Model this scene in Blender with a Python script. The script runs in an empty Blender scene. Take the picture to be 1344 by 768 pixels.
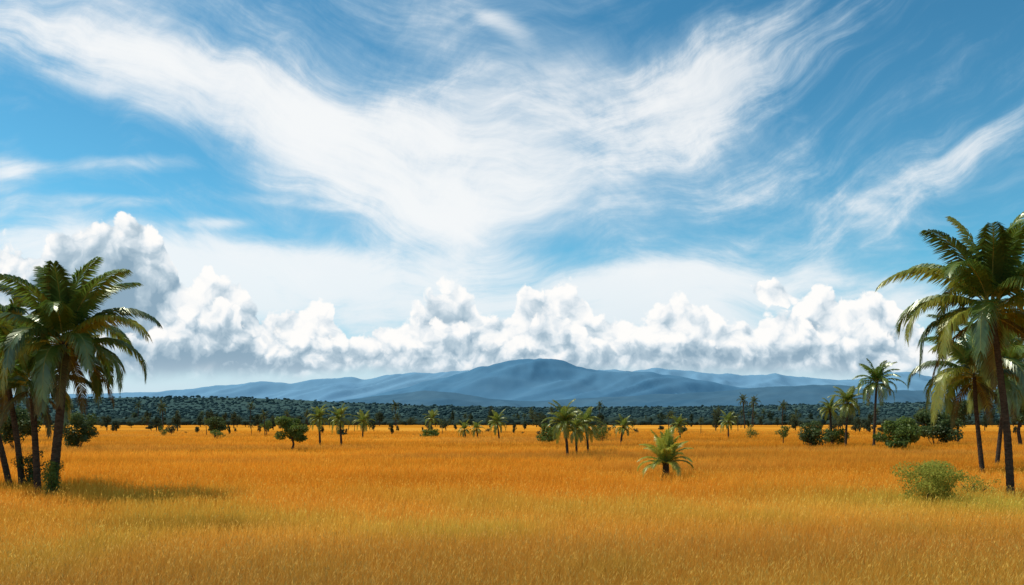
import bpy, bmesh, math, random
import numpy as np
from mathutils import Vector, noise as mn

scn = bpy.context.scene
col = scn.collection
H, GH, F, HY = 3.2, 0.55, 1045.0, 550.0
R = math.radians

def at(px, row, eff=H-GH):
    d = eff*F/(row-HY)
    return (px-672)/F*d, d
def ppm(d): return F/d

# ------------------------------------------------------------------ objects
def tag(o, label=None, cat=None, group=None, kind=None):
    if label: o['label'] = label
    if cat: o['category'] = cat
    if group: o['group'] = group
    if kind: o['kind'] = kind
    return o
def empty(name, loc, label=None, cat=None, group=None, rz=0):
    o = bpy.data.objects.new(name, None); col.objects.link(o)
    o.location = loc; o.rotation_euler[2] = rz; o.empty_display_size = .3
    return tag(o, label, cat, group)
class MB:
    def __init__(s): s.v = []; s.f = []; s.m = []
    def add(s, vs, fs, mi=0):
        k = len(s.v); s.v += [tuple(v) for v in vs]
        for f in fs: s.f.append(tuple(i+k for i in f)); s.m.append(mi)
    def build(s, name, mats, parent=None, smooth=False):
        me = bpy.data.meshes.new(name); me.from_pydata(s.v, [], s.f)
        if not isinstance(mats, (list, tuple)): mats = [mats]
        for m in mats: me.materials.append(m)
        me.polygons.foreach_set('material_index', s.m)
        if smooth: me.polygons.foreach_set('use_smooth', [True]*len(s.f))
        o = bpy.data.objects.new(name, me); col.objects.link(o)
        if parent: o.parent = parent
        return o
def np_mesh(name, V, T, mat, cols=None, smooth=False):
    me = bpy.data.meshes.new(name)
    me.vertices.add(len(V)); me.vertices.foreach_set('co', V.astype(np.float32).ravel())
    me.loops.add(T.size); me.loops.foreach_set('vertex_index', T.astype(np.int32).ravel())
    me.polygons.add(len(T)); me.polygons.foreach_set('loop_start', (np.arange(len(T))*3).astype(np.int32))
    if smooth: me.polygons.foreach_set('use_smooth', np.ones(len(T), dtype=bool))
    me.update(calc_edges=True)
    if cols is not None:
        at_ = me.color_attributes.new('Col', 'FLOAT_COLOR', 'POINT')
        at_.data.foreach_set('color', cols.astype(np.float32).ravel())
    me.materials.append(mat)
    o = bpy.data.objects.new(name, me); col.objects.link(o)
    return o
def tube(mb, pts, rad, n=8, mi=0):
    pts = [Vector(p) for p in pts]; vs = []; fs = []
    for i, p in enumerate(pts):
        t = (pts[min(i+1, len(pts)-1)]-pts[max(i-1, 0)]).normalized()
        a = t.cross(Vector((.13, 1, .07)));  a.normalize(); b = t.cross(a)
        for k in range(n):
            an = 2*math.pi*k/n
            vs.append(p+(a*math.cos(an)+b*math.sin(an))*rad[i])
    for i in range(len(pts)-1):
        for k in range(n):
            fs.append((i*n+k, i*n+(k+1) % n, (i+1)*n+(k+1) % n, (i+1)*n+k))
    fs.append(tuple(range((len(pts)-1)*n, len(pts)*n)))
    mb.add(vs, fs, mi)

# ------------------------------------------------------------------ node DSL
class N:
    nt = None
    def __init__(s, sock): s.s = sock
    def __add__(s, o): return M('ADD', s, o)
    def __radd__(s, o): return M('ADD', o, s)
    def __sub__(s, o): return M('SUBTRACT', s, o)
    def __rsub__(s, o): return M('SUBTRACT', o, s)
    def __mul__(s, o): return M('MULTIPLY', s, o)
    def __rmul__(s, o): return M('MULTIPLY', o, s)
    def __truediv__(s, o): return M('DIVIDE', s, o)
def put(inp, v):
    if isinstance(v, N): N.nt.links.new(v.s, inp)
    else: inp.default_value = v
def new(t): return N.nt.nodes.new(t)
def M(op, *a):
    n = new('ShaderNodeMath'); n.operation = op
    for i, v in enumerate(a): put(n.inputs[i], v)
    return N(n.outputs[0])
def sst(x, lo, hi, a=0., b=1.):
    n = new('ShaderNodeMapRange'); n.interpolation_type = 'SMOOTHSTEP'
    for i, v in enumerate((x, lo, hi, a, b)): put(n.inputs[i], v)
    return N(n.outputs[0])
def clamp(x):
    return M('MINIMUM', M('MAXIMUM', x, 0.), 1.)
def comb(x, y, z=0.):
    n = new('ShaderNodeCombineXYZ')
    for i, v in enumerate((x, y, z)): put(n.inputs[i], v)
    return N(n.outputs[0])
def sep(v):
    n = new('ShaderNodeSeparateXYZ'); put(n.inputs[0], v)
    return [N(n.outputs[i]) for i in range(3)]
def vm(op, a, b=None, scale=None):
    n = new('ShaderNodeVectorMath'); n.operation = op
    put(n.inputs[0], a)
    if b is not None: put(n.inputs[1], b)
    if scale is not None: put(n.inputs['Scale'], scale)
    return N(n.outputs['Value'] if op == 'LENGTH' else n.outputs['Vector'])
def noise(v, scale, detail=4., rough=.5, out=0, dims='2D', dist=0.):
    n = new('ShaderNodeTexNoise'); n.noise_dimensions = dims
    put(n.inputs['Vector'], v); n.inputs['Scale'].default_value = scale
    n.inputs['Detail'].default_value = detail; n.inputs['Roughness'].default_value = rough
    n.inputs['Distortion'].default_value = dist
    return N(n.outputs[out])
def voro(v, scale, detail, rough):
    n = new('ShaderNodeTexVoronoi'); n.voronoi_dimensions = '2D'; n.feature = 'F1'; n.normalize = True
    put(n.inputs['Vector'], v); n.inputs['Scale'].default_value = scale
    n.inputs['Detail'].default_value = detail; n.inputs['Roughness'].default_value = rough
    return N(n.outputs['Distance'])
def mixc(f, a, b):
    n = new('ShaderNodeMix'); n.data_type = 'RGBA'
    put(n.inputs[0], f); put(n.inputs[6], a); put(n.inputs[7], b)
    return N(n.outputs[2])
def ramp(f, stops):
    n = new('ShaderNodeValToRGB'); put(n.inputs[0], f)
    e = n.color_ramp.elements
    while len(e) < len(stops): e.new(.5)
    for el, (p, c) in zip(e, stops): el.position = p; el.color = (*c, 1)
    return N(n.outputs[0])
def mixs(f, a, b):
    n = new('ShaderNodeMixShader'); put(n.inputs[0], f); put(n.inputs[1], a); put(n.inputs[2], b)
    return N(n.outputs[0])

def mat(name, build):
    m = bpy.data.materials.new(name); m.use_nodes = True
    nt = m.node_tree; nt.nodes.clear(); N.nt = nt
    out = new('ShaderNodeOutputMaterial')
    put(out.inputs['Surface'], build(out))
    return m
def diffuse(c, rough=.9):
    n = new('ShaderNodeBsdfDiffuse'); put(n.inputs['Color'], c); return N(n.outputs[0])
def translucent(c):
    n = new('ShaderNodeBsdfTranslucent'); put(n.inputs['Color'], c); return N(n.outputs[0])
def glossy(c, r):
    n = new('ShaderNodeBsdfGlossy'); put(n.inputs['Color'], c); n.inputs['Roughness'].default_value = r; return N(n.outputs[0])
def texco(o='Object'):
    return N(new('ShaderNodeTexCoord').outputs[o])
def geopos():
    return N(new('ShaderNodeNewGeometry').outputs['Position'])

def leaf_mat(name, c1, c2, scale=2., trans=.35, gloss=.05, gr=.45):
    def b(o):
        f = noise(geopos(), scale, 3., .6, dims='3D')
        c = ramp(f, [(.32, c1), (.68, c2)])
        s = mixs(trans, diffuse(c), translucent(c))
        if gloss <= 0: return s
        return mixs(gloss, s, glossy((.8, .85, .7, 1), gr))
    return mat(name, b)
def bark_mat(name, c1, c2):
    def b(o):
        p = texco()
        x, y, z = sep(p)
        f = noise(comb(x*6., y*6., z*14.), 1., 4., .6, dims='3D')
        return diffuse(ramp(f, [(.3, c1), (.7, c2)]))
    return mat(name, b)

M_frond = leaf_mat('palm_frond_green', (.065, .13, .018), (.145, .22, .032), 1.4, .45, .09, .34)
M_frond_y = leaf_mat('palm_frond_yellowing', (.20, .25, .03), (.36, .36, .05), 1.4, .5, .06, .38)
M_frond_d = leaf_mat('palm_frond_dark', (.035, .075, .016), (.075, .125, .023), 1.4, .40, .09, .34)
M_young = leaf_mat('young_palm_frond', (.28, .33, .04), (.48, .47, .08), 2., .52, .05, .4)
M_mid = leaf_mat('field_palm_frond', (.11, .16, .024), (.23, .27, .04), 1., .48, .04, .4)
M_dry = leaf_mat('palm_frond_dry', (.07, .07, .026), (.15, .13, .05), 1.4, .3, .02)
M_frond_far = leaf_mat('far_palm_frond', (.05, .075, .035), (.10, .12, .05), .5, .38, 0.)
M_rachis = bark_mat('frond_rib', (.15, .17, .045), (.27, .25, .07))
M_bark = bark_mat('palm_bark', (.026, .021, .016), (.085, .067, .05))
M_bark2 = bark_mat('tree_bark', (.035, .027, .02), (.08, .06, .045))
M_leaf = leaf_mat('tree_leaf', (.06, .105, .018), (.15, .205, .038), 1.6, .44, .02)
M_leaf_dk = leaf_mat('tree_leaf_dark', (.040, .07, .022), (.09, .13, .037), .6, .4, .02)
M_leaf_y = leaf_mat('weed_leaf', (.20, .24, .035), (.42, .41, .08), 3., .48, 0.)
M_leaf_far = leaf_mat('far_leaf', (.042, .065, .04), (.08, .10, .052), .12, .38, 0.)

# ------------------------------------------------------------------ palms
def frond(mb, rng, o, az, e0, bend, L, nl, ll, wd, sag, rr=.03, lat=0., pw=1.25):
    o = Vector(o); n = 14; P = [o]; D = []
    for i in range(n+1):
        s = i/n
        e = max(e0-bend*s**pw, R(-86)); a = az+lat*s*s
        d = Vector((math.cos(e)*math.cos(a), math.cos(e)*math.sin(a), math.sin(e)))
        D.append(d)
        if i < n: P.append(P[-1]+d*(L/n))
    if rr > 0: tube(mb, P, [rr*(1-.9*i/n) for i in range(n+1)], 4, 1)
    for i in range(nl):
        s = .12+.88*i/(nl-1); q = min(s*n, n-.001); k = int(q); f = q-k
        p = P[k].lerp(P[k+1], f); d = D[k].lerp(D[k+1], f).normalized()
        side = Vector((-math.sin(az), math.cos(az), 0)); side = (side-d*side.dot(d)).normalized()
        up = d.cross(side)*-1
        if up.z < 0 and abs(d.z) < .9: up = -up
        prof = max(.3, math.sin(math.pi*(.14+.76*s))**.7)
        for sg in (-1, 1):
            k2 = R(28+34*s+rng.uniform(-5, 5))
            dr = side*sg*math.cos(k2)+d*math.sin(k2)+up*rng.uniform(.0, .18)
            dr.normalize(); le = ll*prof*rng.uniform(.9, 1.08)
            w = d*(wd*.5*(.7+.3*prof))
            pm = p+dr*le*.45
            d2 = (dr+Vector((0, 0, -sag*rng.uniform(.75, 1.25)))).normalized()
            pt = pm+d2*le*.55
            mb.add([p-w*.5, p+w*.5, pm+w, pm-w, pt], [(0, 1, 2, 3), (3, 2, 4)], 0)

def palm_trunk(mb, pts, r0, r1, ringed=True, n=12):
    P = [Vector(p) for p in pts]; m = 60 if ringed else 10
    path = []; rad = []
    for i in range(m+1):
        t = i/m; q = min(t*(len(P)-1), len(P)-1.001); k = int(q); f = q-k
        p0 = P[max(k-1, 0)]; p1 = P[k]; p2 = P[k+1]; p3 = P[min(k+2, len(P)-1)]
        p = .5*((2*p1)+(p2-p0)*f+(2*p0-5*p1+4*p2-p3)*f*f+(3*p1-p0-3*p2+p3)*f**3)
        path.append(p)
        r = r0+(r1-r0)*t+.45*r0*max(0, 1-t*14)
        if ringed: r *= 1+(.05 if i % 2 else -.02)
        if t > .93: r *= 1+.5*(t-.93)/.07
        rad.append(r)
    tube(mb, path, rad, n)
    return path[-1]

def near_palm(px, row, crown_px, crown_py, nfr, L, label, seed, r0=.2, mid_dx=0., group=None, dist=None, skirt=4, droop=1.0):
    rng = random.Random(seed)
    x, d = at(px, row)
    if dist: d = dist; x = (px-672)/F*d
    root = empty('palm_tree', (x, d, 0), label, 'palm tree', group)
    k = ppm(d); cx = (crown_px-px)/k; cz = H+(HY-crown_py)/k
    pts = [(0, 0, -.1), (cx*.30+mid_dx, .05, cz*.33), (cx*.68+mid_dx, .1, cz*.68), (cx, .1, cz)]
    tb = MB(); top = palm_trunk(tb, pts, r0, r0*.66); tb.build('trunk', M_bark, root, True)
    for i in range(nfr):
        t = i/(nfr-1)
        az = i*2.39996+rng.uniform(-.25, .25)
        e0 = R(88-88*t**.85+rng.uniform(-7, 7))
        bend = R((38+90*min(1, t*1.5)+rng.uniform(-12, 16)))*droop
        Lf = L*(.86+.24*math.sin(math.pi*min(1, t*.9+.1)))*rng.uniform(.9, 1.08)
        mb = MB()
        o = Vector(top)+Vector((math.cos(az)*.1, math.sin(az)*.1, .12-.35*t))
        frond(mb, rng, o, az, e0, bend, Lf, 92, L*.255, .098, .7+.75*t, .036, rng.uniform(-.25, .25), 1.5)
        r = rng.random()
        m = M_frond_y if r < .16+.2*t else (M_frond_d if r > .76 else M_frond)
        mb.build('frond', [m, M_rachis], root)
    for i in range(skirt):
        mb = MB(); az = rng.uniform(0, 6.28)
        frond(mb, rng, Vector(top)+Vector((0, 0, -.35)), az, R(rng.uniform(-40, -20)), R(60), L*.8, 50, L*.18, .08, 1.2, .03)
        f = mb.build('dry_frond', [M_dry, M_rachis], root); f['label'] = 'drying frond hanging under the crown'
    return root

def mid_palm_meshes(ht, L, nfr, seed, name='palm', nl=32, lean=.3, far=False, trunk_r=.14):
    rng = random.Random(seed)
    tb = MB(); a = rng.uniform(0, 6.28)
    lx, ly = math.cos(a)*lean, math.sin(a)*lean*.3
    top = palm_trunk(tb, [(0, 0, -.1), (lx*.2, ly*.2, ht*.35), (lx*.6, ly*.6, ht*.7), (lx, ly, ht)], trunk_r, trunk_r*.7, False, 7)
    mb = MB()
    for i in range(nfr):
        t = i/(nfr-1); az = i*2.39996+rng.uniform(-.3, .3)
        e0 = R(84-94*t+rng.uniform(-9, 9)); bend = R(48+66*min(1, t*1.5)+rng.uniform(-15, 15))
        frond(mb, rng, Vector(top)+Vector((0, 0, .1-.3*t)), az, e0, bend, L*rng.uniform(.8, 1.1), nl, L*.27, L*(1.25/nl), .8, 0. if far else .03)
    return tb, mb

# ------------------------------------------------------------------ broad-leaved
def leaf_arrays(lobes, n, size, rs):
    w = np.array([l[1][0]*l[1][2] for l in lobes]); w = w/w.sum()
    idx = rs.choice(len(lobes), n, p=w)
    c = np.array([l[0] for l in lobes])[idx]; r = np.array([l[1] for l in lobes])[idx]
    u = rs.normal(size=(n, 3)); u /= np.linalg.norm(u, axis=1)[:, None]
    rad = rs.uniform(.25, 1.15, n)**.6
    p = c+u*r*rad[:, None]
    nr = u*.8+rs.normal(size=(n, 3))*.6+np.array([0, 0, .4]); nr /= np.linalg.norm(nr, axis=1)[:, None]
    t = np.cross(nr, rs.normal(size=(n, 3))); t /= np.linalg.norm(t, axis=1)[:, None]
    b = np.cross(nr, t); s = size*rs.uniform(.5, 1.3, n)[:, None]
    V = np.stack([p-t*s, p+b*s*.5, p+t*s, p-b*s*.5], 1)
    V[:, 2, 2] -= s[:, 0]*.3
    return V.reshape(-1, 3)
def leaves_obj(name, lobes, n, size, m, parent, seed):
    rs = np.random.default_rng(seed); V = leaf_arrays(lobes, n, size, rs)
    V[:, 2] = np.maximum(V[:, 2], .02)
    k = np.arange(n)*4
    T = np.concatenate([np.stack([k, k+1, k+2], 1), np.stack([k, k+2, k+3], 1)])
    o = np_mesh(name, V, T, m)
    if parent: o.parent = parent
    return o
def crown_lobes(rng, w, z0, z1, nl):
    L = []; zc = (z0+z1)/2; hh = (z1-z0)/2
    for i in range(nl):
        a = rng.uniform(0, 6.28); q = rng.uniform(.1, .78)**.7; zz = rng.uniform(-.65, .68)
        k = math.sqrt(max(0, 1-zz*zz*.8))
        r = rng.uniform(.2, .42)
        L.append(((math.cos(a)*q*k*w/2, math.sin(a)*q*k*w/2, zc+zz*hh), (r*w/2, r*w/2, r*hh*.95)))
    L.append(((0, 0, zc), (w*.26, w*.26, hh*.55)))
    return L
def tree_parts(ht, w, z0, seed, nleaf, lsize, m, parent, trunk=.13, nl=14):
    rng = random.Random(seed)
    lobes = crown_lobes(rng, w, z0, ht, nl)
    tb = MB(); fork = z0+.25*(ht-z0)
    tube(tb, [(0, 0, -.1), (.05*w*rng.uniform(-1, 1), .02, fork*.5), (0, 0, fork), (0, 0, ht*.75)], [trunk*1.3, trunk, trunk*.8, trunk*.2], 7)
    for c, r in lobes[:7]:
        c = Vector(c); s = Vector((0, 0, fork*rng.uniform(.6, 1)))
        tube(tb, [s, s.lerp(c, .5)+Vector((0, 0, .05*ht)), c], [trunk*.5, trunk*.33, trunk*.12], 5)
    tb.build('trunk', M_bark2, parent, True)
    leaves_obj('crown', lobes, nleaf, lsize, m, parent, seed)

def broad(px, row, top, wpx, label, cat, seed, kind='tree', m=None, n=3000, group=None, name=None, dist=None, ls=1., z0=.3):
    x, d = at(px, row)
    if dist: d = dist; x = (px-672)/F*d
    k = ppm(d); ht = (row-top)/k+GH; w = wpx/k
    root = empty(name or ('tree' if kind == 'tree' else 'bush'), (x, d, 0), label, cat, group)
    if kind == 'tree':
        tree_parts(ht, w, ht*z0, seed, n, w*.036*ls, m or M_leaf, root, max(.06, w*.03))
    else:
        rng = random.Random(seed)
        lobes = crown_lobes(rng, w, .05, ht, 16)
        tb = MB()
        for c, r in lobes[:8]:
            c = Vector(c)*.8; tube(tb, [(c.x*.15, c.y*.15, -.05), (c.x*.5, c.y*.5, c.z*.5), c], [.035, .025, .008], 5)
        tb.build('stem', M_bark2, root, True)
        leaves_obj('foliage', lobes, n, w*.034*ls, m or M_leaf, root, seed)
    return root
def midpalm(px, row, top, label, seed, L=None, nfr=26, group=None, m=None, lean=.3, trunk_r=.14, fill=.34):
    x, d = at(px, row); k = ppm(d); ht = (row-top)/k+GH
    L = L or ht*fill
    root = empty('palm_tree', (x, d, 0), label, 'palm tree', group)
    tb, mb = mid_palm_meshes(max(.4, ht-L*.8), L, nfr, seed, lean=lean, trunk_r=trunk_r)
    tb.build('trunk', M_bark, root, True); mb.build('crown', [m or M_mid, M_rachis], root)
    return root

# --- foreground palms, left
near_palm(67, 637, 82, 448, 25, 3.75, 'largest palm of the left foreground clump with full spreading crown', 11, .185, .06, skirt=4)
near_palm(50, 636, 40, 500, 14, 2.8, 'shorter palm just left of the largest left palm, its crown half hidden', 12, .145, -.02, dist=33.2, skirt=3)
near_palm(30, 627, 4, 474, 19, 3.4, 'palm at left edge with leaning thin trunk and crown cut by the frame', 13, .14, .02, skirt=3)
near_palm(14, 625, -40, 452, 18, 3.4, 'leftmost palm trunk of the left clump, crown outside the frame', 14, .14, .0)
# --- foreground palms, right
near_palm(1327, 637, 1303, 402, 27, 4.25, 'tallest foreground palm at the right edge with dark curved trunk', 21, .15, .10, skirt=4, droop=1.12)
near_palm(1290, 610, 1280, 490, 20, 4.2, 'lower palm behind the tall right palm with hanging fronds', 22, .14, -.05, skirt=3, droop=1.25)
near_palm(1308, 603, 1322, 486, 20, 4.3, 'palm behind the trunk of the tall right palm, almost hidden by it', 23, .14, .05, skirt=3, droop=1.2)

# --- middle distance palms
midpalm(1147, 582, 474, 'tall slim palm with round crown alone left of the right foreground palms', 31, L=2.9, nfr=28, trunk_r=.15, m=M_frond)
midpalm(1110, 581, 507, 'shorter palm just left of the tall slim palm at right', 32, L=2.3, nfr=26)
midpalm(1092, 580, 522, 'smallest palm left of the two slim palms at right', 33, L=1.7, nfr=20)
midpalm(745, 591, 530, 'leftmost and tallest palm of the central clump in the field', 34, L=2.0, nfr=28, trunk_r=.13)
midpalm(772, 587, 535, 'rightmost palm of the central clump in the field', 35, L=1.95, nfr=26, trunk_r=.12)
midpalm(757, 589, 545, 'short palm in the middle of the central clump', 36, L=1.6, nfr=22, trunk_r=.11)
midpalm(420, 579, 534, 'left one of the two palms right of the round green tree', 37, L=1.75, nfr=24)
midpalm(448, 580, 534, 'right one of the two palms right of the round green tree', 38, L=1.8, nfr=24)
midpalm(476, 571, 540, 'small palm right of the pair of palms on the left of the field', 39, L=2.1, nfr=20)
midpalm(655, 573, 540, 'palm left of the central clump, in front of the treeline', 40, L=2.1, nfr=20)
midpalm(627, 571, 552, 'right one of two tiny palms left of the central clump', 41, L=1.7, nfr=16)
midpalm(611, 571, 553, 'left one of two tiny palms left of the central clump', 42, L=1.7, nfr=16)
midpalm(815, 578, 547, 'small palm between the central clump and the young bushy palm', 43, L=1.6, nfr=20)
midpalm(893, 572, 545, 'slender palm behind the young bushy palm', 44, L=1.9, nfr=18)
midpalm(956, 571, 540, 'palm right of the young bushy palm, in front of the treeline', 45, L=2.1, nfr=18)
midpalm(566, 566, 538, 'thin palm at the treeline above the low spreading bush', 46, L=2.5, nfr=16)

# young stemless palm
x, d = at(874, 617)
root = empty('young_palm', (x, d, 0), 'young bushy palm with almost no trunk alone in the open field', 'palm tree')
rng = random.Random(5); tb = MB(); palm_trunk(tb, [(0, 0, -.1), (0, 0, .3), (0, 0, .6), (0, 0, .95)], .2, .15, True, 10); tb.build('trunk', M_bark, root, True)
for i in range(26):
    t = i/25; mb = MB(); az = i*2.39996
    frond(mb, rng, (0, 0, .95-.15*t), az, R(88-66*t+rng.uniform(-8, 8)), R(24+84*t), 1.75*rng.uniform(.85, 1.1), 44, .42, .075, .5, .024, 0., 1.5)
    mb.build('frond', [M_young if rng.random() < .8 else M_frond_y, M_rachis], root)

# --- trees and bushes
broad(383, 585, 546, 46, 'round green tree with short trunk standing alone left of two palms', 'tree', 51, n=4600, z0=.22)
broad(283, 571, 545, 36, 'dark round tree left of the lone round green tree', 'tree', 52, m=M_leaf_dk, z0=.2)
broad(350, 569, 549, 18, 'small thin tree just left of the lone round green tree', 'tree', 53, n=1400)
broad(214, 569, 558, 14, 'tiny bush left of the dark round tree', 'bush', 54, 'bush', n=900)
broad(284, 572, 562, 22, 'low bush under the dark round tree', 'bush', 55, 'bush', n=900)
broad(720, 577, 552, 36, 'bush at the left foot of the central palm clump', 'bush', 56, 'bush')
broad(790, 576, 556, 26, 'bush at the right foot of the central palm clump', 'bush', 57, 'bush', n=1500)
broad(565, 571, 560, 30, 'low spreading bush in front of the treeline left of centre', 'bush', 58, 'bush', n=1500)
broad(1028, 579, 557, 22, 'small leafy sapling tree left of the dark bushes at right', 'tree', 59, n=1500)
broad(1068, 582, 552, 46, 'dark bush at the left foot of the shorter palm', 'bush', 60, 'bush', m=M_leaf_dk)
broad(1097, 580, 558, 36, 'bush right beside the foot of the shorter palm', 'bush', 61, 'bush')
broad(1182, 585, 546, 62, 'big green bush right of the tall slim palm', 'bush', 62, 'bush', n=5000)
broad(1228, 580, 538, 66, 'dark bush between the big green bush and the right foreground palms', 'bush', 63, 'bush', n=5000, m=M_leaf_dk)
broad(1258, 577, 522, 40, 'dark tree tucked behind the right foreground palms', 'tree', 64, m=M_leaf_dk)
broad(1340, 580, 500, 70, 'dark tree filling the right edge behind the tall palm trunk', 'tree', 65, m=M_leaf_dk, n=3500)
broad(985, 572, 556, 20, 'small bush right of the palm at the right part of the treeline', 'bush', 66, 'bush', n=1000)
broad(103, 583, 540, 54, 'dark leafy bush behind the largest left palm', 'bush', 67, 'bush', m=M_leaf_dk, n=4000)
broad(20, 585, 530, 64, 'dark leafy bush between the thin trunks at the left edge', 'bush', 68, 'bush', m=M_leaf_dk, n=4000)
broad(70, 640, 600, 36, 'upright leafy shrub at the foot of the largest left palm', 'shrub', 69, 'bush', n=2000, name='shrub', dist=31.2, ls=1.2)
broad(40, 630, 590, 40, 'dark shrub among the trunks of the left palm clump', 'shrub', 72, 'bush', m=M_leaf_dk, n=2500, name='shrub', dist=36., ls=1.)
broad(1213, 645, 602, 118, 'wide yellow green weedy bush in front of the right palms', 'bush', 70, 'bush', m=M_leaf_y, n=9500, ls=.38)
broad(1278, 636, 618, 60, 'sparse low yellow green weeds left of the tall right palm trunk', 'weeds', 71, 'bush', m=M_leaf_y, n=1800, ls=.5, name='weed_clump')

# --- treeline of small far trees (shared meshes)
def joined(tb, mb):
    m2 = MB(); m2.v = list(tb.v); m2.f = list(tb.f); m2.m = [1]*len(tb.f)
    m2.add(mb.v, mb.f, 0); return m2
protos = []
for s in range(4):
    tb, mb = mid_palm_meshes(5.2+s*.9, 2.4, 16, 200+s, nl=10, lean=.7, far=True, trunk_r=.18)
    o = joined(tb, mb).build('far_palm_tree', [M_frond_far, M_bark]); protos.append(('p', o))
for s in range(6):
    rng = random.Random(300+s); ht = 3.4+s*.8; w = 4.0+rng.uniform(-1.5, 2.)
    lobes = crown_lobes(rng, w, ht*.12, ht, 12)
    V = leaf_arrays(lobes, 800, .27, np.random.default_rng(s)); mb = MB()
    mb.add(V.tolist(), [(4*i, 4*i+1, 4*i+2, 4*i+3) for i in range(800)])
    tb = MB(); tube(tb, [(0, 0, -.2), (.1, 0, ht*.4), (0, 0, ht*.8)], [.18, .14, .06], 6)
    o = joined(tb, mb).build('far_tree', [M_leaf_far, M_bark2]); protos.append(('t', o))
used = set(); rng = random.Random(77); cl = [rng.uniform(90, 1344) for _ in range(40)]
for i in range(390):
    px = rng.uniform(90, 1344) if rng.random() < .5 else min(1344, max(90, rng.choice(cl)+rng.gauss(0, 16)))
    row = 555.6+rng.random()**3.2*14.
    x, d = at(px, row)
    k = rng.choice([0, 1, 2, 3, 4, 5, 6, 7, 8, 9, 4, 5, 6, 7, 8, 4, 5, 6])
    kind, src = protos[k]
    o = src if k not in used else src.copy()
    if k in used: col.objects.link(o)
    used.add(k)
    sc = rng.uniform(.45, 1.25)*(1. if d > 260 else (.66 if d > 190 else .42))
    o.location = (x, d, 0); o.scale = (sc*rng.uniform(.9, 1.2), sc, sc*rng.uniform(.85, 1.15)); o.rotation_euler[2] = rng.uniform(0, 6.28)
    if kind == 'p': tag(o, 'tiny far palm among the trees of the distant treeline', 'palm tree', 'far palms in the treeline beyond the field')
    else: tag(o, 'tiny far leafy tree of the distant treeline', 'tree', 'far leafy trees in the treeline beyond the field')

# ------------------------------------------------------------------ terrain
def m_ground(o):
    p = geopos(); x, y, z = sep(p)
    a = noise(comb(x*.012, y*.02), 1., 5., .6)
    b = noise(comb(x*.4, y*.3), 1., 5., .65)
    f = noise(p, 9., 3., .7, dims='3D')
    c = ramp(a, [(.3, (.40, .155, .016)), (.5, (.60, .24, .021)), (.72, (.70, .34, .05))])
    c = mixc(M('MULTIPLY', sst(b, .42, .7), .5), c, (.36, .14, .015, 1))
    c = mixc(M('MULTIPLY', sst(f, .45, .75), .3), c, (.30, .12, .016, 1))
    c = mixc(sst(y, 500., 640.), c, (.045, .065, .035, 1))
    return diffuse(c)
gb = MB(); gb.add([(-20000, -200, 0), (20000, -200, 0), (20000, 26000, 0), (-20000, 26000, 0)], [(0, 1, 2, 3)])
tag(gb.build('field_ground', mat('dry_ground', m_ground)), 'flat dry golden field reaching the treeline', 'ground', kind='structure')

def prof_fn(prof):
    X = [(p-672)/F for p, y in prof]; Y = [(HY-y)/F for p, y in prof]
    Xs = np.linspace(-1, 1, 801); Ys = np.interp(Xs, X, Y)
    ker = np.hanning(5); ker /= ker.sum(); Yp = np.pad(Ys, 2, mode='edge'); Ys = np.convolve(Yp, ker, 'valid')
    return lambda a: float(np.interp(a, Xs, Ys))
def range_mesh(name, prof, D, depth, amp, m, seed, label, nx=600, ny=56, fine=.045, fq=3.6):
    fn = prof_fn(prof); vs = []; fs = []
    for j in range(ny):
        t = j/(ny-1)
        s = (t/.72)**1.25 if t < .72 else max(0, 1-((t-.72)/.28)**1.5)
        y = D+(t-.72)*depth
        for i in range(nx):
            a = -.95+1.9*i/(nx-1); xx = a*D
            T = fn(a)*D+H
            wv = mn.noise(Vector((xx/depth*1.7, y/depth*2.2, seed+3)))*1.0
            g = mn.ridged_multi_fractal(Vector((xx/depth*fq+wv+(.72-t)*1.6, y/depth*1.5+wv, seed)), .95, 2.1, 5, 1., 2.)-1.15
            env = min(1., 3.2*s*(1-s)) if t < .72 else .0
            fz = mn.fractal(Vector((xx/depth*9., y/depth*7., seed+9.)), .9, 2.1, 5)
            vs.append((xx, y, T*s*(1+amp*g*env)+fine*T*fz*s - (25 if s < .02 else 0)))
    for j in range(ny-1):
        for i in range(nx-1):
            q = j*nx+i; fs.append((q, q+1, q+nx+1, q+nx))
    mb = MB(); mb.add(vs, fs)
    return tag(mb.build(name, m, None, True), label, name.split('_')[-1], kind='structure')
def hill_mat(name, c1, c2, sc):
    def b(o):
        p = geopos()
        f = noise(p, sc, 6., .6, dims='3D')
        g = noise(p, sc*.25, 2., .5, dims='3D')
        c = ramp(f*.5+g*.5, [(.36, c1), (.66, c2)])  # broad cloud shadow patches and blue haze, painted into the base colour
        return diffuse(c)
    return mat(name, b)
far = [(-300, 520), (0, 518), (150, 516), (200, 514), (250, 510), (300, 505), (340, 501), (380, 502), (410, 499), (440, 496), (460, 494), (480, 497), (520, 491), (545, 487), (570, 490), (600, 487), (640, 486), (780, 485), (830, 486), (870, 484), (900, 486), (940, 490), (980, 493), (1020, 490), (1060, 496), (1100, 499), (1130, 496), (1160, 488), (1190, 488), (1220, 494), (1260, 502), (1344, 508), (1700, 515)]
main = [(300, 545), (400, 532), (440, 527), (480, 521), (520, 511), (560, 501), (590, 495), (610, 489), (630, 481), (650, 477), (670, 473), (695, 471), (722, 471), (740, 473), (757, 479), (775, 484), (800, 486), (830, 487), (860, 489), (890, 493), (920, 499), (960, 506), (1010, 513), (1060, 521), (1200, 540)]
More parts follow.
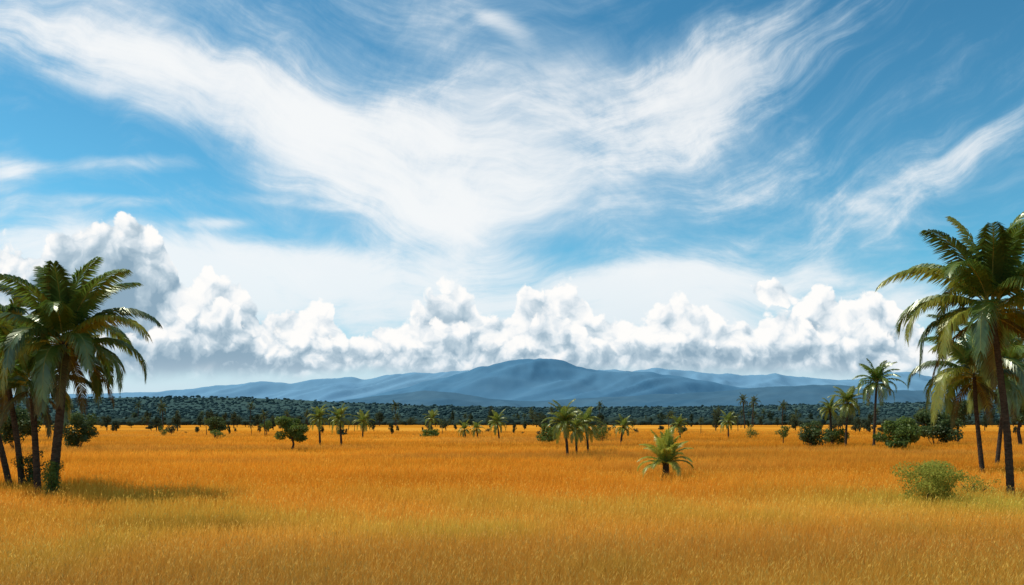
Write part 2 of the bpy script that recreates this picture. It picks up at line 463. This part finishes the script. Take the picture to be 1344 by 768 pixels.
near = [(-300, 540), (300, 533), (440, 527), (480, 522), (520, 517), (560, 513), (600, 516), (640, 523), (700, 527), (760, 523), (830, 519), (900, 516), (960, 512), (1020, 508), (1060, 506), (1100, 505), (1150, 510), (1200, 512), (1250, 515), (1344, 512), (1700, 520)]
fhill = [(-300, 525), (0, 524), (160, 522), (220, 521), (300, 521), (380, 524), (450, 528), (560, 532), (700, 535), (900, 534), (1000, 532), (1100, 530), (1200, 528), (1344, 526), (1700, 527)]
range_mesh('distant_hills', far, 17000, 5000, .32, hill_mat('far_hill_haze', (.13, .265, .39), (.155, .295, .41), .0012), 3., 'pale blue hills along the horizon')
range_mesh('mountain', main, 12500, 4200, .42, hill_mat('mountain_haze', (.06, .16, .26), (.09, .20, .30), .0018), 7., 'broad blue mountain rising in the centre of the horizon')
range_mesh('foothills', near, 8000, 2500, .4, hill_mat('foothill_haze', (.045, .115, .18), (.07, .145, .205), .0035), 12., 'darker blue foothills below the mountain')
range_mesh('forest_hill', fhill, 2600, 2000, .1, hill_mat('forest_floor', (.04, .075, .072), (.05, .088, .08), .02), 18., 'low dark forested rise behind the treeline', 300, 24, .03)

# forest canopy: thousands of crowns on the rise, uncountable
bm = bmesh.new(); bmesh.ops.create_icosphere(bm, subdivisions=1, radius=1.)
bv = np.array([v.co[:] for v in bm.verts]); bf = np.array([[v.index for v in f.verts] for f in bm.faces]); bm.free()
rs = np.random.default_rng(8); n = 30000
dd = np.exp(rs.uniform(math.log(410), math.log(2600), n)); aa = rs.uniform(-.85, .85, n)
fn = prof_fn(fhill)
tt = (dd-2600)/2000+.72
ss = np.clip(np.where(tt > 0, (np.maximum(tt, 0)/.72)**1.25, 0), 0, 1)
TT = np.array([fn(a) for a in aa*dd/2600])*2600+H
gz = TT*ss
r = rs.uniform(.6, 1.7, n)*(1+dd/2600*1.1)*np.where(rs.random(n) < .05, 1.6, 1.)
dv = 1+rs.normal(size=(n, len(bv)))*.28
V = bv[None]*dv[..., None]*r[:, None, None]*np.array([1.6, 1.1, .85])+np.stack([aa*dd, dd, gz+r*.6], 1)[:, None]
T = (bf[None]+(np.arange(n)*len(bv))[:, None, None]).reshape(-1, 3)
def m_forest(o):
    p = geopos(); x, y, z = sep(p)
    f = noise(p, .012, 4., .6, dims='3D')
    c = ramp(f, [(.35, (.04, .062, .036)), (.5, (.055, .076, .042)), (.70, (.085, .10, .05))])
    hz = sst(y, 350., 2200., .4, .96)  # aerial haze painted into the canopy colour, stronger with distance
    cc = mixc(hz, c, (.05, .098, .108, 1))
    return mixs(.4, diffuse(cc), translucent(cc))
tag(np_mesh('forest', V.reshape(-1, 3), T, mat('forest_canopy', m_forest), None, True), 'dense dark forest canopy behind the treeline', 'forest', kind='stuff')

# ------------------------------------------------------------------ grass
rs = np.random.default_rng(4)
LAT = rs.random((6, 97, 97))
def vnoise(x, y, sc, k=0):
    u = (x*sc+500.3) % 96; v = (y*sc+300.7) % 96
    i = u.astype(int); j = v.astype(int); fu = u-i; fv = v-j
    fu = fu*fu*(3-2*fu); fv = fv*fv*(3-2*fv); L = LAT[k]
    return (L[i, j]*(1-fu)+L[i+1, j]*fu)*(1-fv)+(L[i, j+1]*(1-fu)+L[i+1, j+1]*fu)*fv
NT, B = 76000, 8
d = np.exp(rs.uniform(math.log(9.), math.log(200.), NT)); x = d*rs.uniform(-.76, .76, NT)
x = np.repeat(x, B); y = np.repeat(d, B); n = NT*B
sp = .06*(1+y/18)
x = x+rs.normal(size=n)*sp; y = y+rs.normal(size=n)*sp
tuft = np.repeat(rs.uniform(-1, 1, NT), B)
pn = vnoise(x, y, .35, 0); pn2 = vnoise(x*.6, y, .08, 1); pn3 = vnoise(x, y, 1.3, 2); pn4 = vnoise(x*.35, y, .2, 3); pn5 = vnoise(x*.5, y, .13, 4)
nearh = np.clip((20-y)/9, 0, 1)
h = GH*rs.uniform(.65, 1.06, n)*(.84+.26*pn+.12*pn3)*(1+.03*tuft)*(1+.15*nearh)
w = .0028+y*.00026
stalk = rs.random(n) < .07+.07*nearh
h = np.where(stalk, h*(1.16+.22*nearh)+.04, h); w = np.where(stalk, w*.7, w)
th = rs.uniform(0, 2*np.pi, n); mag = h*rs.uniform(.05, .42, n)*(1+.35*nearh)
lx = np.cos(th)*mag+.08*h; ly = np.sin(th)*mag
fa = rs.uniform(0, np.pi, n); wx = np.cos(fa)*w; wy = np.sin(fa)*w
z0 = np.zeros(n)
def P3(a, b, c): return np.stack([a, b, c], 1)
base = P3(x, y, z0); wv = P3(wx, wy, z0)
mid = base+P3(lx*.3, ly*.3, h*.58); tip = base+P3(lx, ly, h*.97)
V = np.stack([base-wv*.5, base+wv*.5, mid+wv*.42, mid-wv*.42, tip], 1)
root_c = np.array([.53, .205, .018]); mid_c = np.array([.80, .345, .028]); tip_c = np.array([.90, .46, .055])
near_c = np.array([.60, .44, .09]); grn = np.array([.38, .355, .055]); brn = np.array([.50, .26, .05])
nearf = np.clip((36-y)/22, 0, 1)*.88
nearf = np.clip(nearf+(pn2-.5)*.6+(pn4-.5)*.45, 0, 1)
gf = np.clip((pn-.48)*1.1+(pn4-.5)*.6, 0, .48)*np.clip((42-y)/24, 0, 1)
gr = np.clip(1-np.hypot((x-16)/10, (y-29)/7), 0, 1); gf = np.clip(gf+gr*.65, 0, .75)
bf_ = np.clip((pn5-.52)*2.2, 0, .6)
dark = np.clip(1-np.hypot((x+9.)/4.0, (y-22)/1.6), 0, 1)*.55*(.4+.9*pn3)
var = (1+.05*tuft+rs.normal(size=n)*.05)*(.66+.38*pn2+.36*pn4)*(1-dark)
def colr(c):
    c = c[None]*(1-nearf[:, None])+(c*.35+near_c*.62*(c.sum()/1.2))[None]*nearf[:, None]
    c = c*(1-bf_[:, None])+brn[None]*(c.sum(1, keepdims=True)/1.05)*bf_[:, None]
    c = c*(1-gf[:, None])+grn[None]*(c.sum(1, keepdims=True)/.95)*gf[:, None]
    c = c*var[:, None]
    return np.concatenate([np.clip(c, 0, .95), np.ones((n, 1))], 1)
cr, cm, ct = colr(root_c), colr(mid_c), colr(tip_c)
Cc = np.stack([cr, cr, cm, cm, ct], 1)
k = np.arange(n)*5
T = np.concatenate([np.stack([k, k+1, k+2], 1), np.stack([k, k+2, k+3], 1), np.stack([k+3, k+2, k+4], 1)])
q = np.where(stalk & (y < 45))[0]
sd = tip[q]; dirv = (tip-mid)[q]; dirv /= np.linalg.norm(dirv, axis=1)[:, None]
sl = rs.uniform(.03, .07, len(q))*(1+y[q]/80); sw = wv[q]/w[q][:, None]*(.004+y[q]*.00025)[:, None]
SV = np.stack([sd-dirv*sl[:, None], sd+sw-dirv*sl[:, None]*.3, sd+dirv*sl[:, None]*.5, sd-sw-dirv*sl[:, None]*.3], 1)
SC = np.repeat(np.clip(ct[q]*np.array([1.0, 1.08, 1.4, 1]), 0, .95)[:, None], 4, 1)
ks = np.arange(len(q))*4+n*5
TS = np.concatenate([np.stack([ks, ks+1, ks+2], 1), np.stack([ks, ks+2, ks+3], 1)])
Vall = np.concatenate([V.reshape(-1, 3), SV.reshape(-1, 3)]); Call = np.concatenate([Cc.reshape(-1, 4), SC.reshape(-1, 4)])
Tall = np.concatenate([T, TS])
def m_grass(o):
    a = new('ShaderNodeAttribute'); a.attribute_name = 'Col'
    c = N(a.outputs['Color'])
    return mixs(.5, diffuse(c), translucent(c))
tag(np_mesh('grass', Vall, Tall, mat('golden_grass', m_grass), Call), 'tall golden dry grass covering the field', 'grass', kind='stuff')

# ------------------------------------------------------------------ sky
SAZ, SEL = R(-72), R(59)
wd = bpy.data.worlds.new('World'); scn.world = wd; wd.use_nodes = True
nt = wd.node_tree; nt.nodes.clear(); N.nt = nt
outw = new('ShaderNodeOutputWorld')
def background(c, s):
    n_ = new('ShaderNodeBackground'); put(n_.inputs[0], c); put(n_.inputs[1], s); return N(n_.outputs[0])
dirv = N(new('ShaderNodeTexCoord').outputs['Generated'])
dx, dy, dz = sep(dirv)
sk = new('ShaderNodeTexSky'); sk.sky_type = 'NISHITA'; sk.sun_disc = False
sk.sun_elevation = SEL; sk.sun_rotation = SAZ; sk.altitude = 300; sk.air_density = 1.; sk.dust_density = .6; sk.ozone_density = 2.5
tint = new('ShaderNodeMix'); tint.data_type = 'RGBA'; tint.blend_type = 'MULTIPLY'; tint.inputs[0].default_value = 1.
nt.links.new(sk.outputs[0], tint.inputs[6])
put(tint.inputs[7], mixc(sst(dz, .12, .5), (.40, .90, .90, 1), (.27, .71, .76, 1)))
sky0 = background(N(tint.outputs[2]), .15)
yc = M('MAXIMUM', dy, .08)
a = dx/yc; b = dz/yc
# the detailed clouds are computed in a wide window of the sky ahead and fade into loose thin cloud around it
front = sst(dy, .1, .4)*sst(b, .62, .9, 1., 0.)*sst(M('ABSOLUTE', a), 1.1, 1.6, 1., 0.)
ab = comb(a, b)
def px2(px, py): return (px-672)/F, (HY-py)/F
def blob(px, py, rx, ry, rot, w, v=None, raw=False):
    m = new('ShaderNodeMapping'); m.vector_type = 'TEXTURE'
    put(m.inputs[0], v or ab); l = px2(px, py)
    m.inputs[1].default_value = (l[0], l[1], 0); m.inputs[2].default_value = (0, 0, R(rot)); m.inputs[3].default_value = (rx/F, ry/F, 1)
    ln = vm('LENGTH', N(m.outputs[0]))
    return ln if raw else sst(ln, 0., 1.7, w, 0.)
def total(lst, v=None):
    s = None
    for q_ in lst:
        g = blob(*q_, v=v); s = g if s is None else s+g
    return s
gen = sst(noise(comb(dx/M('MAXIMUM', dz, .1), dy/M('MAXIMUM', dz, .1)), .8, 3., .6), .42, .8, .1, .6)*(1.-front)
sky0 = mixs(gen, sky0, background((.85, .89, .92, 1), 1.))
# high cirrus: sweeping veils, falling to the right on the left side and rising to the right on the right side
wn = vm('SUBTRACT', noise(ab, 2.2, 3., .5, out=1), (.5, .5, .5))
wab = vm('ADD', ab, vm('SCALE', wn, scale=.24))
wa, wb, _ = sep(wab)
n3 = noise(comb(wa*3.6+3., wb*15.), 1., 7., .6)
n4 = noise(wab, 5., 9., .66)
def streak(deg, fx_, fy_, off):
    c_, s_ = math.cos(R(deg)), math.sin(R(deg))
    return noise(comb((wa*c_+wb*s_)*fx_, (wb*c_-wa*s_)*fy_+off), 1., 9., .65)
nR = streak(27, 2.4, 14., 7.)
nL = streak(-19, 2.1, 14., 2.)
mixLR = sst(a+(n4-.5)*.5, -.25, .28)
st = nL*(1.-mixLR)+nR*mixLR
cab = vm('ADD', ab, vm('SCALE', wn, scale=.14))
cov = total([(610, 190, 280, 125, 0, .74), (260, 110, 320, 78, -16, .64), (450, 15, 340, 80, -8, .42), (880, 130, 230, 85, 24, .38),
             (820, 20, 220, 85, 18, .24), (40, 40, 210, 55, -15, .42), (660, 60, 85, 42, 20, -.32), (150, 190, 210, 36, -8, -.45),
             (470, 270, 200, 42, -18, .22), (1200, 110, 320, 150, 15, .22), (660, 280, 180, 50, 0, .38), (1040, 280, 440, 110, 8, .24), (667, 46, 34, 12, -40, .38)], v=cab)
ci = sst(cov+(st-.5)*1.25+(n4-.5)*.85, .03, 1.15)
covR = total([(950, 110, 190, 58, 30, .52), (870, 165, 150, 42, 22, .42), (1010, 60, 200, 45, 28, .26), (1220, 110, 260, 95, 22, .24), (1310, 180, 120, 50, 26, .10), (780, 90, 180, 130, 45, .18), (1120, 250, 320, 70, 14, .26)])
cR = sst(covR+(nR-.5)*1.6+(n4-.5)*1.0, .16, 1.02)
covL = total([(120, 70, 290, 68, -20, .38), (300, 150, 270, 72, -20, .46), (470, 210, 230, 58, -22, .38), (400, 60, 270, 82, -22, .28), (90, 120, 140, 28, -12, .3)])
cL = sst(covL+(nL-.5)*1.7+(n4-.5)*.6, .14, 1.08)
cov2 = total([(120, 335, 330, 75, -8, 1.0), (560, 385, 520, 60, -3, .68), (1000, 420, 520, 80, 0, .56), (150, 216, 150, 15, 2, .62), (5, 215, 50, 35, 0, .7),
              (290, 292, 50, 8, 0, .45), (1130, 310, 320, 55, 8, .40), (1170, 235, 260, 34, 10, .30), (400, 268, 120, 9, -6, .5), (800, 350, 300, 40, 0, .24), (170, 262, 90, 8, 0, .4)])
ci2 = sst(cov2+(n3-.5)*1.5+(n4-.5)*.4, .16, 1.1)
cia = clamp(1.-(1.-ci*.97)*(1.-ci2*.9)*(1.-cR*.66)*(1.-cL*.52))*front
ccol = mixc(sst(cia, .2, .95), (.56, .72, .83, 1), (.94, .955, .96, 1))
sh = mixs(clamp(cia*.98), sky0, background(ccol, 1.))
# horizon haze
sh = mixs(sst(b, .02, .20, .8, 0.), sh, background((.62, .75, .85, 1), 1.))
# cumulus bank
def cumulus(pts, vscale, dark, seed, sh, amp, tone, soft, extra=()):
    v0 = vm('ADD', ab, (seed*1.37, seed*.71, 0))
    wv_ = noise(v0, 18., 4., .55, out=1)
    p = vm('ADD', ab, vm('SCALE', vm('SUBTRACT', wv_, (.5, .5, .5)), scale=.036))
    pa, pb, _ = sep(p)
    fc = new('ShaderNodeFloatCurve'); cu = fc.mapping.curves[0]
    pp = [((px2(px, 0)[0]+.7)/1.4, (HY-y_)/300.) for px, y_ in pts]
    while len(cu.points) < len(pp): cu.points.new(.5, .5)
    for c_, (u_, w_) in zip(cu.points, pp): c_.location = (u_, w_); c_.handle_type = 'AUTO'
    fc.mapping.update()
    put(fc.inputs['Value'], clamp((pa+.7)/1.4))
    T_ = N(fc.outputs[0])*(300./F)
    base_ = (T_-pb)*(F/22.)
    for e_ in extra:
        base_ = M('MAXIMUM', base_, (1.-blob(*e_, 0, 0, v=p, raw=True))*1.1)
    ps = vm('ADD', p, (seed, seed*.5, 0))
    N0 = 1.-voro(ps, vscale, 4., .5)
    N1 = 1.-voro(vm('ADD', ps, (-.006, .010, 0)), vscale, 3., .46)
    N2 = 1.-voro(vm('ADD', ps, (-.015, .021, 0)), vscale, 1., .4)
    lown = noise(v0, 11., 5., .55)
    fld = base_+(N0-.63)*amp+(lown-.5)*1.4
    al = sst(fld, 0., soft)*sst(b+(lown-.5)*.03, px2(0, 502)[1], px2(0, 474)[1])*front
    edge = sst(fld, .1, 2.4, .26, 0.)
    dk = total(dark)
    rel = ((N0-N1)*1.35+(N0-N2)*1.0)*(1.-clamp(dk)*.75)
    basedk = sst(b+(lown-.5)*.04, px2(0, 444)[1], px2(0, 476)[1], 0., .38)
    s_ = tone+rel+edge+(lown-.5)*.45-dk-basedk-sst(base_, 1.2, 5., 0., .12)
    c_ = ramp(clamp(s_), [(0., (.27, .40, .51)), (.35, (.48, .60, .69)), (.62, (.75, .82, .87)), (.84, (.94, .95, .95)), (1., (1., .99, .97))])
    return mixs(al, sh, background(c_, 1.))
back = [(-60, 345), (0, 322), (40, 330), (80, 306), (110, 298), (140, 294), (165, 284), (195, 294), (228, 336), (250, 376), (275, 366), (312, 372), (345, 408), (380, 408), (410, 392), (445, 426), (478, 448), (520, 430), (560, 392), (590, 374), (615, 382), (645, 416), (670, 408), (700, 378), (735, 375), (762, 392), (795, 420), (830, 418), (870, 404), (900, 396), (930, 404), (968, 426), (1010, 418), (1050, 394), (1075, 383), (1105, 400), (1150, 384), (1175, 395), (1200, 436), (1230, 455), (1260, 477), (1400, 499)]
frontp = [(-60, 440), (0, 420), (60, 440), (120, 450), (180, 440), (215, 418), (250, 406), (290, 397), (325, 414), (350, 440), (400, 425), (440, 438), (480, 460), (530, 444), (570, 428), (600, 423), (645, 446), (690, 429), (720, 415), (760, 435), (800, 452), (850, 439), (890, 428), (930, 440), (970, 455), (1010, 441), (1060, 424), (1100, 442), (1140, 428), (1180, 456), (1230, 479), (1400, 503)]
dark1 = [(140, 392, 92, 78, 0, .60), (300, 420, 45, 30, 0, .3), (40, 420, 90, 70, 0, .25), (730, 420, 40, 20, 0, .2), (590, 420, 40, 18, 0, .18)]
dark2 = [(90, 470, 190, 36, 0, .42), (290, 440, 50, 30, 0, .32), (715, 436, 40, 20, 0, .34), (900, 460, 140, 14, 0, .14), (600, 460, 70, 14, 0, .16), (1100, 458, 90, 14, 0, .14)]
sc_ = cumulus(back, 27., dark1, 1.3, sh, 3.0, .65, .36, [(1012, 383, 28, 13)])
sc_ = cumulus(frontp, 36., dark2, 5.1, sc_, 2.8, .65, .45)
low = M('LESS_THAN', b, .285)*M('GREATER_THAN', b, .03)*M('GREATER_THAN', front, .001)
sh = mixs(low, sh, sc_)
# pale haze at the very foot of the clouds
sh = mixs(sst(b, px2(0, 520)[1], px2(0, 458)[1], .6, 0.)*front, sh, background((.64, .76, .85, 1), 1.))
sh = mixs(M('GREATER_THAN', front, .0001)*M('GREATER_THAN', dz, -.01), sky0, sh)
put(outw.inputs['Surface'], sh)

# ------------------------------------------------------------------ light, camera
S = Vector((math.sin(SAZ)*math.cos(SEL), math.cos(SAZ)*math.cos(SEL), math.sin(SEL)))
sl_ = bpy.data.lights.new('sun', 'SUN'); sl_.energy = 4.1; sl_.angle = R(.5); sl_.color = (1., .93, .82)
so = bpy.data.objects.new('sun', sl_); col.objects.link(so); so.location = S*60
so.rotation_euler = (-S).to_track_quat('-Z', 'Y').to_euler()
cd = bpy.data.cameras.new('camera'); cam = bpy.data.objects.new('camera', cd); col.objects.link(cam)
cam.location = (0, 0, H); cam.rotation_euler = (R(90), 0, 0)
cd.sensor_width = 36; cd.lens = F/1344*36; cd.shift_y = (HY-384)/1344; cd.clip_end = 60000; cd.clip_start = .1
scn.camera = cam
scn.view_settings.view_transform = 'Standard'; scn.view_settings.look = 'None'; scn.view_settings.exposure = 0
